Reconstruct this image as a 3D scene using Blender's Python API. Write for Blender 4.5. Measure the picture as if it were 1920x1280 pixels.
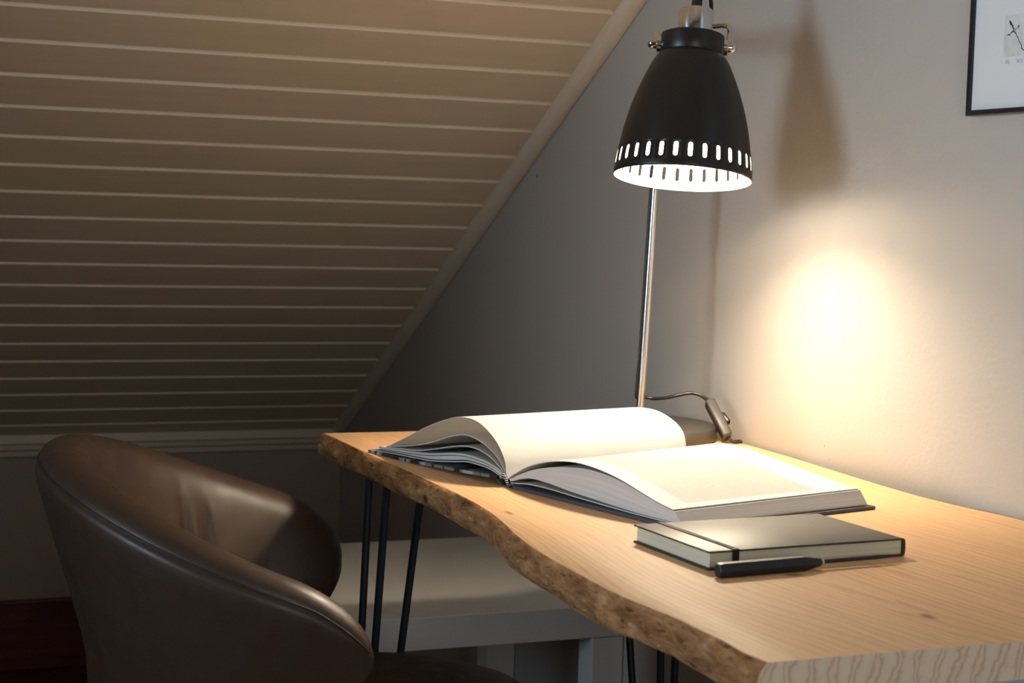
import bpy, bmesh, math, random
from mathutils import Vector, Matrix
from math import sin, cos, pi, sqrt, radians

for o in list(bpy.data.objects):
    bpy.data.objects.remove(o)
S = bpy.context.scene
COL = S.collection

# ------------------------------------------------------------------ camera
cam_d = bpy.data.cameras.new('camera'); cam = bpy.data.objects.new('camera', cam_d); COL.objects.link(cam)
S.camera = cam
CAM = Vector((-1.1078, 0.0, 1.03))
YAW, PITCH, ROLL = 0.38337927, 0.07533972, 0.02833382
fw = Vector((sin(YAW)*cos(PITCH), cos(YAW)*cos(PITCH), -sin(PITCH)))
rt = Vector((cos(YAW), -sin(YAW), 0)); dn = fw.cross(rt)
r2 = rt*cos(ROLL) - dn*sin(ROLL); d2 = rt*sin(ROLL) + dn*cos(ROLL)
cam.matrix_world = Matrix(((r2.x, -d2.x, -fw.x, CAM.x), (r2.y, -d2.y, -fw.y, CAM.y), (r2.z, -d2.z, -fw.z, CAM.z), (0, 0, 0, 1)))
cam_d.sensor_width = 36; cam_d.sensor_fit = 'HORIZONTAL'
cam_d.lens = 36*3182.6/1920
cam_d.clip_start = 0.05; cam_d.clip_end = 50
cam_d.dof.use_dof = True; cam_d.dof.focus_distance = 1.85; cam_d.dof.aperture_fstop = 13

# ------------------------------------------------------------------ view and world
S.view_settings.view_transform = 'Standard'; S.view_settings.look = 'None'
S.view_settings.gamma = 1; S.view_settings.use_curve_mapping = False
S.view_settings.exposure = 0.14
w = bpy.data.worlds.new('world'); S.world = w; w.use_nodes = True
bg = w.node_tree.nodes['Background']; bg.inputs[0].default_value = (0.45, 0.62, 0.9, 1); bg.inputs[1].default_value = 0.6

WIN_POWER = 7.0       # daylight entering by the window in the left wall
REAR_FILL_POWER = 4.8       # fill light behind the camera, set at a made-up window
BULB = 300.0

def area(name, loc, direction, sx, sy, power, color, spread=pi):
    d = bpy.data.lights.new(name, 'AREA'); d.shape = 'RECTANGLE'; d.size = sx; d.size_y = sy
    d.energy = power; d.color = color; d.spread = spread
    o = bpy.data.objects.new(name, d); COL.objects.link(o); o.location = loc
    o.rotation_euler = Vector(direction).to_track_quat('-Z', 'Z').to_euler()
    return o
area('window_daylight', (-3.72, 0.98, 1.25), (1, 0, 0), 0.95, 1.0, WIN_POWER, (0.66, 0.84, 1.0), radians(58))
area('rear_fill_light', (-0.85, -0.56, 1.22), (0, 1, 0), 0.62, 0.62, REAR_FILL_POWER, (1.0, 0.95, 0.87), radians(150))  # added fill from behind the camera; no window is known there

# ------------------------------------------------------------------ materials
def mat(name, color=(0.8, 0.8, 0.8), rough=0.5, metal=0.0, spec=0.5, **kw):
    m = bpy.data.materials.new(name); m.use_nodes = True
    b = m.node_tree.nodes['Principled BSDF']
    b.inputs['Base Color'].default_value = (*color, 1); b.inputs['Roughness'].default_value = rough
    b.inputs['Metallic'].default_value = metal; b.inputs['Specular IOR Level'].default_value = spec
    for k, v in kw.items(): b.inputs[k.replace('_', ' ')].default_value = v
    return m
class NT:
    def __init__(s, m): s.m = m; s.t = m.node_tree; s.b = s.t.nodes['Principled BSDF']
    def n(s, typ, **kw):
        x = s.t.nodes.new(typ)
        for k, v in kw.items(): setattr(x, k, v)
        return x
    def l(s, a, b): s.t.links.new(a, b)
    def obj(s, scale=(1, 1, 1), loc=(0, 0, 0), src='Object', rot=(0, 0, 0)):
        tc = s.n('ShaderNodeTexCoord'); mp = s.n('ShaderNodeMapping')
        mp.inputs['Scale'].default_value = scale; mp.inputs['Location'].default_value = loc; mp.inputs['Rotation'].default_value = rot
        s.l(tc.outputs[src], mp.inputs[0]); return mp.outputs[0]
    def noise(s, vec, scale=5, detail=4, rough=0.5, dist=0.0):
        x = s.n('ShaderNodeTexNoise'); x.inputs['Scale'].default_value = scale; x.inputs['Detail'].default_value = detail
        x.inputs['Roughness'].default_value = rough; x.inputs['Distortion'].default_value = dist
        s.l(vec, x.inputs['Vector']); return x.outputs['Fac']
    def ramp(s, fac, stops, interp='LINEAR'):
        x = s.n('ShaderNodeValToRGB'); cr = x.color_ramp; cr.interpolation = interp
        while len(cr.elements) < len(stops): cr.elements.new(0.5)
        for e, (p, c) in zip(cr.elements, stops):
            e.position = p; e.color = (*c, 1) if len(c) == 3 else c
        s.l(fac, x.inputs[0]); return x.outputs[0]
    def mix(s, fac, a, b, mode='MIX'):
        x = s.n('ShaderNodeMix', data_type='RGBA', blend_type=mode)
        for inp, v in ((x.inputs[0], fac), (x.inputs[6], a), (x.inputs[7], b)):
            if hasattr(v, 'node'): s.l(v, inp)
            elif isinstance(v, (int, float)): inp.default_value = v
            else: inp.default_value = (*v, 1)
        return x.outputs[2]
    def math(s, op, a, b=0.0, c=0.0):
        x = s.n('ShaderNodeMath', operation=op)
        for inp, v in zip(x.inputs, (a, b, c)):
            if hasattr(v, 'node'): s.l(v, inp)
            else: inp.default_value = v
        return x.outputs[0]
    def col(s, c): s.l(c, s.b.inputs['Base Color'])
    def bump(s, h, strength=0.2, dist=0.001):
        x = s.n('ShaderNodeBump'); x.inputs['Strength'].default_value = strength; x.inputs['Distance'].default_value = dist
        s.l(h, x.inputs['Height']); s.l(x.outputs[0], s.b.inputs['Normal'])

M = {}
def wallpaint(name, c, spots=()):
    m = mat(name, c, 0.75, spec=0.25); t = NT(m)
    v = t.obj(); a = t.noise(v, 3.0, 5, 0.6)
    base = t.mix(a, tuple(x*0.95 for x in c), tuple(min(1, x*1.04) for x in c))
    for (p, r) in spots:      # small scuffs and nail marks that sit on the plaster
        d = t.n('ShaderNodeVectorMath', operation='DISTANCE'); t.l(v, d.inputs[0]); d.inputs[1].default_value = p
        f = t.math('MULTIPLY', t.math('LESS_THAN', d.outputs['Value'], r), 0.55)
        base = t.mix(f, base, (0.10, 0.08, 0.07))
    t.col(base); t.bump(t.noise(v, 160, 6, 0.65), 0.32, 0.0012)
    return m
M['wall'] = wallpaint('grey_plaster', (0.505, 0.475, 0.435),
    [((0, 2.655, 1.094), .0035), ((0, 2.654, 1.083), .0018), ((0, 2.215, 0.873), .0022), ((0, 2.215, 0.861), .0018), ((0, 1.735, .762), .0012), ((0, 1.722, .748), .001)])
M['knee'] = wallpaint('knee_wall_paint', (0.42, 0.36, 0.29))
M['ceil'] = mat('white_ceiling_paint', (0.7, 0.68, 0.64), 0.8)
m = mat('cream_painted_boards', (0.58, 0.50, 0.40), 0.42, spec=0.4); t = NT(m)
v = t.obj((1, 25, 25)); t.col(t.mix(t.noise(v, 2, 4), (0.68, 0.56, 0.41), (0.76, 0.635, 0.475))); t.bump(t.noise(v, 6, 5), 0.12, 0.0008); M['board'] = m
M['groove'] = mat('groove_painted_light', (0.86, 0.76, 0.63), 0.45)  # paler than the boards: light on groove walls put into the colour
M['trimw'] = mat('cream_painted_trim', (0.74, 0.65, 0.54), 0.38, spec=0.45)
m = mat('dark_red_wood', (0.075, 0.012, 0.006), 0.42); t = NT(m)
v = t.obj((3, 60, 60)); t.col(t.ramp(t.noise(v, 1.2, 6, 0.6), [(0.3, (0.045, 0.006, 0.003)), (0.7, (0.11, 0.018, 0.008))])); M['redwood'] = m
m = mat('dark_red_floorboards', (0.08, 0.02, 0.01), 0.45); t = NT(m)
v = t.obj((60, 3, 3)); g = t.ramp(t.noise(v, 1.2, 6, 0.6), [(0.3, (0.05, 0.010, 0.006)), (0.7, (0.11, 0.025, 0.012))])
t.col(g); M['floor'] = m

# ---- plank wood
def grain(t, vec):
    """growth-ring lines running along Y"""
    warp = t.noise(t.obj((3.2, 0.9, 1)), 1.0, 2, 0.4)
    fine = t.noise(t.obj((30, 2.5, 30)), 1.0, 3, 0.5)
    sx = t.n('ShaderNodeSeparateXYZ'); t.l(vec, sx.inputs[0])
    g = t.math('MULTIPLY', t.math('SUBTRACT', sx.outputs[1], 1.17), 5.0); g = t.math('EXPONENT', t.math('MULTIPLY', t.math('MULTIPLY', g, g), -1.0))
    wt = t.n('ShaderNodeClamp'); t.l(t.math('MULTIPLY', t.math('SUBTRACT', -0.22, sx.outputs[0]), 3.6), wt.inputs[0])
    a = t.math('ADD', sx.outputs[0], t.math('MULTIPLY', t.math('MULTIPLY', g, wt.outputs[0]), 0.036))
    a = t.math('ADD', a, t.math('MULTIPLY', warp, 0.16))
    a = t.math('ADD', a, t.math('MULTIPLY', t.noise(t.obj((16, .7, 1), (5, 2, 0)), 1.0, 3, 0.6), 0.055))
    a = t.math('ADD', a, t.math('MULTIPLY', fine, 0.006))
    return a, sx
m = mat('pale_pine_top', (0.7, 0.45, 0.22), 0.5, spec=0.3); t = NT(m); v = t.obj()
a, sx = grain(t, v)
ring = t.math('FRACT', t.math('MULTIPLY', a, 105))
line = t.ramp(ring, [(0.0, (1, 1, 1)), (0.55, (.80, .80, .80)), (0.86, (0.12, .12, .12)), (0.95, (0.12, .12, .12)), (1.0, (1, 1, 1))])
big = t.noise(t.obj((5, 1.0, 1)), 1.2, 4, 0.6)
c0 = t.mix(big, (0.84, 0.475, 0.22), (0.92, 0.60, 0.335))
lf = t.math('MULTIPLY', t.math('SUBTRACT', 1.0, line), t.ramp(t.noise(t.obj((6, 1.5, 1), (3, 1, 0)), 1.3, 3), [(0.3, (.10, .10, .10)), (0.75, (0.75, .75, .75))]))
c1 = t.mix(lf, c0, (0.58, 0.27, 0.10))
streak = t.ramp(t.noise(t.obj((220, 6, 1)), 1.0, 4, 0.6), [(0.35, (0.93, .92, .90)), (0.65, (1.04, 1.04, 1.04))])
c1 = t.mix(1.0, c1, streak, 'MULTIPLY')
# two or three dark knots / cracks
for (px, py, ax, ay) in ((-0.372, 1.190, 95, 160), (-0.496, 1.512, 260, 70), (-0.35, 1.036, 160, 80)):
    mp = t.obj((ax, ay, 0), (-px*ax, -py*ay, 0)); L = t.n('ShaderNodeVectorMath', operation='LENGTH'); t.l(mp, L.inputs[0])
    f = t.ramp(L.outputs['Value'], [(0.35, (.75, .75, .75)), (1.0, (0, 0, 0))]); c1 = t.mix(f, c1, (0.16, 0.075, 0.035))
t.col(c1); t.bump(t.math('ADD', line, t.noise(t.obj((200, 6, 1)), 1, 3)), 0.10, 0.0006); M['pine'] = m

m = mat('bark_edge', (0.25, 0.13, 0.06), 0.62, spec=0.3); t = NT(m)
n1 = t.noise(t.obj((46, 24, 90)), 1.0, 6, 0.70, 0.5); n2 = t.noise(t.obj((110, 50, 190)), 1.0, 5, 0.6, 0.4)
c = t.ramp(n1, [(0.28, (0.085, 0.030, 0.011)), (0.42, (0.27, 0.115, 0.040)), (0.56, (0.41, 0.20, 0.080)), (0.72, (0.60, 0.37, 0.18))])
c = t.mix(t.ramp(n2, [(0.30, (0.85, .85, .85)), (0.42, (0, 0, 0))]), c, (0.045, 0.014, 0.008))
c = t.mix(t.ramp(n2, [(0.60, (0, 0, 0)), (0.70, (0.6, .6, .6))]), c, (0.52, 0.40, 0.26))
mp = t.obj((0, 80, 105), (0, -1.705*80, -.722*105)); L = t.n('ShaderNodeVectorMath', operation='LENGTH'); t.l(mp, L.inputs[0])
c = t.mix(t.ramp(L.outputs['Value'], [(0.30, (.9, .9, .9)), (0.7, (0, 0, 0))]), c, (0.05, 0.02, 0.015))
t.col(c); t.bump(t.math('ADD', n1, t.math('MULTIPLY', n2, 0.5)), 0.85, 0.004); M['bark'] = m

m = mat('end_grain', (0.6, 0.45, 0.3), 0.6, spec=0.3); t = NT(m)
v = t.obj((1, 0, 1)); wv = t.n('ShaderNodeTexWave', wave_type='RINGS', rings_direction='SPHERICAL')
t.l(t.obj((1, 0, 1), (0.12, 0, -0.655)), wv.inputs[0]); wv.inputs['Scale'].default_value = 19; wv.inputs['Distortion'].default_value = 3.2; wv.inputs['Detail'].default_value = 3; wv.inputs['Detail Scale'].default_value = 3
c = t.ramp(wv.outputs['Fac'], [(0.0, (0.84, 0.70, 0.56)), (0.55, (0.79, 0.64, 0.50)), (0.82, (0.60, 0.44, 0.34)), (1.0, (0.82, 0.67, 0.53))])
c = t.mix(t.ramp(t.noise(t.obj((18, 1, 30)), 1, 5, 0.7), [(0.62, (0, 0, 0)), (0.72, (0.75, .75, .75))]), c, (0.19, 0.12, 0.10))
t.col(c); t.bump(wv.outputs['Fac'], 0.15, 0.001); M['end'] = m

M['blacksteel'] = mat('black_steel_rod', (0.020, 0.030, 0.040), 0.40, 0.0, spec=0.55)
m = mat('white_lacquer', (0.80, 0.79, 0.76), 0.32, spec=0.45); M['lack'] = m
# leather
def leather(name, c, rough=0.36):
    m = mat(name, c, rough, spec=0.5); t = NT(m)
    v = t.obj(); n = t.noise(v, 6, 4, 0.6)
    t.col(t.mix(n, tuple(x*0.85 for x in c), tuple(x*1.15 for x in c)))
    vo = t.n('ShaderNodeTexVoronoi', feature='DISTANCE_TO_EDGE'); vo.inputs['Scale'].default_value = 420; t.l(v, vo.inputs['Vector'])
    t.bump(t.math('ADD', vo.outputs['Distance'], t.math('MULTIPLY', t.noise(v, 30, 4), 1.2)), 0.10, 0.0012)
    t.l(t.ramp(t.noise(v, 40, 5, .6), [(0.3, (rough*.85,)*3), (0.7, (rough*1.2,)*3)]), t.b.inputs['Roughness'])
    return m
M['leather'] = leather('brown_leather', (0.052, 0.029, 0.0185), 0.44)
M['seatleather'] = leather('dark_seat_leather', (0.045, 0.022, 0.014), 0.45)
M['thread'] = mat('dark_stitching', (0.03, 0.018, 0.02), 0.6)
# lamp
M['lampblack'] = mat('satin_black_enamel', (0.012, 0.011, 0.010), 0.38, spec=0.5)
M['lampwhite'] = mat('white_enamel_inside', (0.85, 0.83, 0.78), 0.5)
M['chrome'] = mat('chrome', (0.75, 0.74, 0.72), 0.12, 1.0)
M['steelpole'] = mat('brushed_steel', (0.66, 0.65, 0.64), 0.22, 1.0)
M['basegrey'] = mat('dark_grey_cast_base', (0.06, 0.052, 0.045), 0.42, spec=0.5)
M['rubber'] = mat('black_rubber_cord', (0.018, 0.017, 0.015), 0.35, spec=0.5)
M['switch'] = mat('grey_black_plastic', (0.07, 0.062, 0.055), 0.48, spec=0.5)
m = mat('warm_bulb', (1, 1, 1)); m.node_tree.nodes['Principled BSDF'].inputs['Emission Color'].default_value = (1.0, 0.85, 0.63, 1)
m.node_tree.nodes['Principled BSDF'].inputs['Emission Strength'].default_value = BULB; M['bulb'] = m
# paper
def paper(name, c=(0.80, 0.80, 0.79), lines=None, trans=0.0):
    m = mat(name, c, 0.6, spec=0.25); t = NT(m)
    if lines:
        uv = t.obj((0.6, lines, 1), src='UV')
        n = t.noise(uv, 1.0, 3, 0.7)
        t.col(t.mix(t.ramp(n, [(0.36, (0, 0, 0)), (0.62, (1, 1, 1))]), tuple(x*0.74 for x in c), tuple(min(1, x*1.03) for x in c)))
        t.bump(n, 0.35, 0.0006)
    return m
M['paper'] = paper('white_page'); M['edge'] = paper('page_edges', (0.72, 0.71, 0.70), 34)
def translucent(m, c, fac=0.28):
    t = NT(m); out = t.t.nodes['Material Output']; tr = t.n('ShaderNodeBsdfTranslucent'); tr.inputs[0].default_value = (*c, 1)
    mx = t.n('ShaderNodeMixShader'); mx.inputs[0].default_value = fac
    t.l(t.b.outputs[0], mx.inputs[1]); t.l(tr.outputs[0], mx.inputs[2]); t.l(mx.outputs[0], out.inputs[0])
translucent(M['paper'], (0.85, 0.80, 0.74))
M['cream'] = paper('cream_page_edges', (0.72, 0.69, 0.53), 26)
m = paper('printed_page', (0.80, 0.80, 0.79)); t = NT(m)       # UV: u = distance from gutter, v = along spine (metres)
sx = t.n('ShaderNodeSeparateXYZ'); t.l(t.obj(src='UV'), sx.inputs[0])
def box1(val, a, b): return t.math('MULTIPLY', t.math('GREATER_THAN', val, a), t.math('LESS_THAN', val, b))
f = t.math('MULTIPLY', box1(sx.outputs[0], 0.035, 0.262), box1(sx.outputs[1], 0.032, 0.205))
pn = t.noise(t.obj((260, 90, 1), src='UV'), 1.0, 5, 0.7)
t.col(t.mix(f, (0.80, 0.80, 0.79), t.mix(pn, (0.47, 0.45, 0.415), (0.66, 0.64, 0.60)))); M['print'] = m
M['cloth'] = mat('charcoal_cloth_cover', (0.085, 0.088, 0.095), 0.7, spec=0.3)
m = mat('black_and_grey_printed_cover', (0.2, 0.2, 0.2), 0.35); t = NT(m)
t.col(t.ramp(t.noise(t.obj((9, 24, 1)), 1.0, 2, 0.4), [(0.42, (0.02, 0.02, 0.022)), (0.48, (0.20, 0.21, 0.22)), (0.56, (0.42, 0.44, 0.46)), (0.60, (0.05, 0.05, 0.055)), (0.66, (0.36, 0.37, 0.39))], 'CONSTANT')); M['printcover'] = m
m = mat('striped_headband', (0.5, 0.5, 0.5), 0.7); t = NT(m)
wv = t.n('ShaderNodeTexWave', bands_direction='Z'); t.l(t.obj(), wv.inputs[0]); wv.inputs['Scale'].default_value = 145
t.col(t.ramp(wv.outputs['Fac'], [(0.45, (0.01, 0.01, 0.012)), (0.55, (0.75, 0.75, 0.75))])); M['stripe'] = m
m = mat('black_notebook_leatherette', (0.030, 0.026, 0.022), 0.47, spec=0.6); t = NT(m)
t.bump(t.noise(t.obj(), 900, 4, .6), 0.22, 0.0006); M['nb'] = m
M['elastic'] = mat('black_elastic', (0.012, 0.012, 0.012), 0.7, spec=0.3)
M['penblack'] = mat('matt_black_pen', (0.012, 0.014, 0.017), 0.42, spec=0.5)
M['pictureframe'] = mat('black_frame', (0.012, 0.013, 0.016), 0.35)
M['artpaper'] = mat('art_paper', (0.78, 0.80, 0.82), 0.6)
M['ink'] = mat('dark_ink', (0.05, 0.04, 0.045), 0.7)
M['pencil'] = mat('pencil', (0.28, 0.28, 0.29), 0.8)
m = mat('grey_plate_tone', (0.66, 0.68, 0.68), 0.7); t = NT(m)
t.col(t.ramp(t.noise(t.obj((1, 60, 45)), 1, 5, .6), [(0.35, (0.60, 0.61, 0.60)), (0.7, (0.76, 0.78, 0.79))])); M['plate'] = m
M['glass'] = mat('window_glass', (1, 1, 1), 0.02, Transmission_Weight=1.0)

# ------------------------------------------------------------------ builders
def link(name, me, mats, parent=None, loc=None, smooth=None):
    o = bpy.data.objects.new(name, me); COL.objects.link(o)
    for x in (mats if isinstance(mats, (list, tuple)) else [mats]): me.materials.append(x)
    if parent is not None: o.parent = parent
    if loc is not None: o.location = loc
    if smooth is not None:
        me.polygons.foreach_set('use_smooth', [True]*len(me.polygons))
        if smooth < 3: me.set_sharp_from_angle(angle=smooth)
    return o
def from_bm(name, bm, mats, parent=None, loc=None, smooth=None, normals=True):
    if normals: bmesh.ops.recalc_face_normals(bm, faces=bm.faces)
    me = bpy.data.meshes.new(name); bm.to_mesh(me); bm.free()
    return link(name, me, mats, parent, loc, smooth)
def empty(name, loc, rz=0.0):
    o = bpy.data.objects.new(name, None); COL.objects.link(o); o.location = loc; o.rotation_euler = (0, 0, rz); o.empty_display_size = 0.05
    return o
def tag(o, label=None, cat=None, group=None, kind=None):
    for k, v in (('label', label), ('category', cat), ('group', group), ('kind', kind)):
        if v: o[k] = v
    return o
def structure(o, label=None): return tag(o, label, None, None, 'structure')
def box(bm, lo, hi, bev=0.0, seg=2):
    r = bmesh.ops.create_cube(bm, size=1.0); vs = r['verts']
    c = [(a+b)/2 for a, b in zip(lo, hi)]; s = [b-a for a, b in zip(lo, hi)]
    for v in vs: v.co = Vector((c[0]+v.co.x*s[0], c[1]+v.co.y*s[1], c[2]+v.co.z*s[2]))
    if bev: bmesh.ops.bevel(bm, geom=list({e for v in vs for e in v.link_edges}), offset=bev, segments=seg, profile=0.5, affect='EDGES')
def tube(bm, pts, r, seg=16, cap=True):
    pts = [Vector(p) for p in pts]; n = len(pts); rr = r if isinstance(r, (list, tuple)) else [r]*n
    rings = []; up = None
    for i in range(n):
        d = (pts[min(i+1, n-1)]-pts[max(i-1, 0)]).normalized()
        if up is None:
            up = Vector((0, 0, 1)) if abs(d.z) < 0.9 else Vector((1, 0, 0))
        a = (up - d*up.dot(d)).normalized(); b = d.cross(a); up = a
        rings.append([bm.verts.new(pts[i]+a*cos(2*pi*k/seg)*rr[i]+b*sin(2*pi*k/seg)*rr[i]) for k in range(seg)])
    for i in range(n-1):
        for k in range(seg):
            bm.faces.new((rings[i][k], rings[i][(k+1) % seg], rings[i+1][(k+1) % seg], rings[i+1][k]))
    if cap: bm.faces.new(rings[0][::-1]); bm.faces.new(rings[-1])
def smoothpath(pts, n=8):
    pts = [Vector(p) for p in pts]; out = []
    P = [pts[0]]+pts+[pts[-1]]
    for i in range(1, len(P)-2):
        for k in range(n):
            t = k/n; a, b, c, d = P[i-1], P[i], P[i+1], P[i+2]
            out.append(0.5*((2*b)+(c-a)*t+(2*a-5*b+4*c-d)*t*t+(3*b-a-3*c+d)*t**3))
    out.append(pts[-1]); return out
def lathe(bm, prof, seg=64, close=False):
    rings = []
    for (r, z) in prof:
        if r < 1e-6: rings.append([bm.verts.new((0, 0, z))])
        else: rings.append([bm.verts.new((r*cos(2*pi*k/seg), r*sin(2*pi*k/seg), z)) for k in range(seg)])
    for a, b in zip(rings[:-1], rings[1:]):
        for k in range(seg):
            k2 = (k+1) % seg
            if len(a) == 1: bm.faces.new((a[0], b[k], b[k2]))
            elif len(b) == 1: bm.faces.new((a[k], b[0], a[k2]))
            else: bm.faces.new((a[k], a[k2], b[k2], b[k]))
def interp(tab, x):
    if x <= tab[0][0]: return tab[0][1]
    for (a, fa), (b, fb) in zip(tab[:-1], tab[1:]):
        if x <= b: 
            t = (x-a)/(b-a); return fa+(fb-fa)*t
    return tab[-1][1]
def sinterp(tab, x):
    """Catmull-Rom through a table"""
    n = len(tab)
    if x <= tab[0][0]: return tab[0][1]
    if x >= tab[-1][0]: return tab[-1][1]
    for i in range(n-1):
        if x <= tab[i+1][0]:
            x0, y0 = tab[i]; x1, y1 = tab[i+1]; h = x1-x0; t = (x-x0)/h
            m0 = (y1-tab[i-1][1])/(x1-tab[i-1][0]) if i > 0 else (y1-y0)/h
            m1 = (tab[i+2][1]-y0)/(tab[i+2][0]-x0) if i < n-2 else (y1-y0)/h
            return (2*t**3-3*t*t+1)*y0+(t**3-2*t*t+t)*h*m0+(-2*t**3+3*t*t)*y1+(t**3-t*t)*h*m1

# ------------------------------------------------------------------ the room
XL, YB, YK = -3.6, -0.6, 3.80
def zs(y): return 0.505+0.5513*(YK-y)
ZC = 2.5; YC = YK-(ZC-0.505)/0.5513
bm = bmesh.new(); box(bm, (XL-.1, YB-.1, -.08), (.1, YK+.1, 0)); structure(from_bm('floor', bm, M['floor']), 'dark red wooden floor')
# gable wall the desk stands against (x = 0)
bm = bmesh.new()
poly = [(YB-.1, 0), (YK+.1, 0), (YK+.1, zs(YK)-.005), (YC, ZC+.02), (YB-.1, ZC+.02)]
a = [bm.verts.new((0, y, z)) for y, z in poly]; b = [bm.verts.new((0.12, y, z)) for y, z in poly]
bm.faces.new(a); bm.faces.new(b[::-1])
for i in range(5): bm.faces.new((a[i], b[i], b[(i+1) % 5], a[(i+1) % 5]))
structure(from_bm('wall_right', bm, M['wall']), 'grey plastered gable wall behind the desk')
bm = bmesh.new(); box(bm, (XL-.1, YK, 0), (0, YK+.1, .56)); structure(from_bm('wall_back', bm, M['knee']), 'low knee wall under the sloping boards')
# left wall with its window opening (out of frame)
bm = bmesh.new(); wy0, wy1, wz0, wz1 = 0.48, 1.48, 0.72, 1.78
for lo, hi in (((XL-.25, YB-.1, 0), (XL, wy0, 2.6)), ((XL-.25, wy1, 0), (XL, YK+.1, 2.6)), ((XL-.25, wy0, 0), (XL, wy1, wz0)), ((XL-.25, wy0, wz1), (XL, wy1, 2.6))): box(bm, lo, hi)
structure(from_bm('wall_left', bm, M['ceil']))
bm = bmesh.new()
for lo, hi in (((XL-.17, wy0, wz0), (XL-.11, wy0+.045, wz1)), ((XL-.17, wy1-.045, wz0), (XL-.11, wy1, wz1)), ((XL-.17, wy0, wz0), (XL-.11, wy1, wz0+.045)), ((XL-.17, wy0, wz1-.045), (XL-.11, wy1, wz1))): box(bm, lo, hi)
structure(from_bm('window_1', bm, M['ceil']))
bm = bmesh.new(); box(bm, (XL, YB-.1, 0), (0, YB, 2.6)); structure(from_bm('wall_front', bm, M['ceil']))
bm = bmesh.new(); box(bm, (-1.2, YB, .87), (-.5, YB+.012, 1.57)); structure(from_bm('added_rear_window', bm, M['ceil']))  # unseen window panel, added to go with the rear fill light
bm = bmesh.new(); box(bm, (XL-.1, YB-.1, ZC), (0, YC+.02, ZC+.08)); structure(from_bm('ceiling', bm, M['ceil']), 'flat ceiling')

# sloping ceiling of painted boards with recessed grooves between them; local axis t runs down the slope
ct, st_ = cos(math.atan(0.5513)), sin(math.atan(0.5513))
LEN = (YK-YC)/ct; PITCHB = 0.0851
def slope_pt(x, t, depth=0.0):      # t from the top; depth into the roof
    y = YC+t*ct; z = ZC-t*st_
    return (x, y+depth*st_, z+depth*ct)
# groove positions measured down from the line where board 5 ends on the gable
t_ref = (2.372-YC)/ct+0.006
offs = t_ref-math.floor(t_ref/PITCHB)*PITCHB
prof = [(0.0, 0.0)]; tt = offs
G = 0.0085; D = 0.0055
while tt < LEN-0.03:
    prof += [(tt-G/2-.0012, 0), (tt-G/2, .0012), (tt-G/2+.001, D), (tt+G/2-.0022, D), (tt+G/2-.0002, .0012), (tt+G/2+.0012, 0)]; tt += PITCHB
prof.append((LEN+.02, 0))
bm = bmesh.new(); rows = []
for x in (XL, 0.0):
    rows.append([bm.verts.new(slope_pt(x, t_, d_)) for t_, d_ in prof])
for i in range(len(prof)-1):
    f = bm.faces.new((rows[0][i], rows[1][i], rows[1][i+1], rows[0][i+1]))
    if i % 6: f.material_index = 1
bk = [[bm.verts.new(slope_pt(x, t_, .06)) for t_ in (0, LEN+.02)] for x in (XL, 0.0)]
bm.faces.new((bk[0][0], bk[0][1], bk[1][1], bk[1][0]))
for s in (0, 1): bm.faces.new(rows[s]+[bk[s][1], bk[s][0]])
bm.faces.new((rows[0][0], bk[0][0], bk[1][0], rows[1][0])); bm.faces.new((rows[0][-1], rows[1][-1], bk[1][1], bk[0][1]))
structure(from_bm('ceiling_slope', bm, [M['board'], M['groove']]), 'sloping ceiling of cream painted boards')

# moulding along the junction of slope and gable
bm = bmesh.new()
sec = [(0, 0), (-.031, 0), (-.031, .0025), (-.0275, .0035), (-.0245, .0070), (-.0190, .0100), (-.0110, .0120), (-.0040, .0120), (-.0010, .0108), (0, .0100)]
A = [bm.verts.new(slope_pt(x, 0, -d)) for x, d in sec]; B = [bm.verts.new(slope_pt(x, LEN-.004, -d)) for x, d in sec]
for i in range(len(sec)): j = (i+1) % len(sec); bm.faces.new((A[i], A[j], B[j], B[i]))
bm.faces.new(A); bm.faces.new(B[::-1])
structure(from_bm('trim_1', bm, M['trimw'], smooth=0.6), 'cream moulding running down the slope against the gable wall')
# two-step moulding between slope and knee wall
bm = bmesh.new()
sec = [(3.80, .471), (3.790, .471), (3.786, .474), (3.785, .480), (3.787, .4835), (3.7885, .485), (3.778, .4865), (3.772, .4895), (3.770, .494), (3.770, .4985), (3.764, .505), (3.77, .5245), (3.80, .51)]
A = [bm.verts.new((XL, y, z)) for y, z in sec]; B = [bm.verts.new((0, y, z)) for y, z in sec]
for i in range(len(sec)): j = (i+1) % len(sec); bm.faces.new((A[i], A[j], B[j], B[i]))
bm.faces.new(A); bm.faces.new(B[::-1])
structure(from_bm('trim_2', bm, M['trimw'], smooth=0.6), 'cream moulding along the top of the knee wall')
bm = bmesh.new(); box(bm, (XL, YK-.018, 0), (0, YK, .156), .004); structure(from_bm('baseboard_back', bm, M['redwood']), 'dark red wooden baseboard under the knee wall')
bm = bmesh.new(); box(bm, (-.016, YB, 0), (0, YK-.018, .10), .004); structure(from_bm('baseboard_right', bm, M['redwood']))

# ------------------------------------------------------------------ low white table
def low_table():
    r = empty('low_table', (0, 0, 0)); tag(r, 'low white lacquered table behind the desk legs', 'table')
    x0, x1, y0, y1, zt = -0.551, -0.0015, 2.262, 2.812, 0.450
    bm = bmesh.new(); box(bm, (x0, y0, zt-.048), (x1, y1, zt), .0012, 2); from_bm('tabletop', bm, M['lack'], r)
    for lx in (x0, x1-.050):
        for ly in (y0, y1-.122):
            bm = bmesh.new(); box(bm, (lx, ly, 0), (lx+.050, ly+.050, zt-.049), .001, 2); from_bm('leg', bm, M['lack'], r)
low_table()

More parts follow.
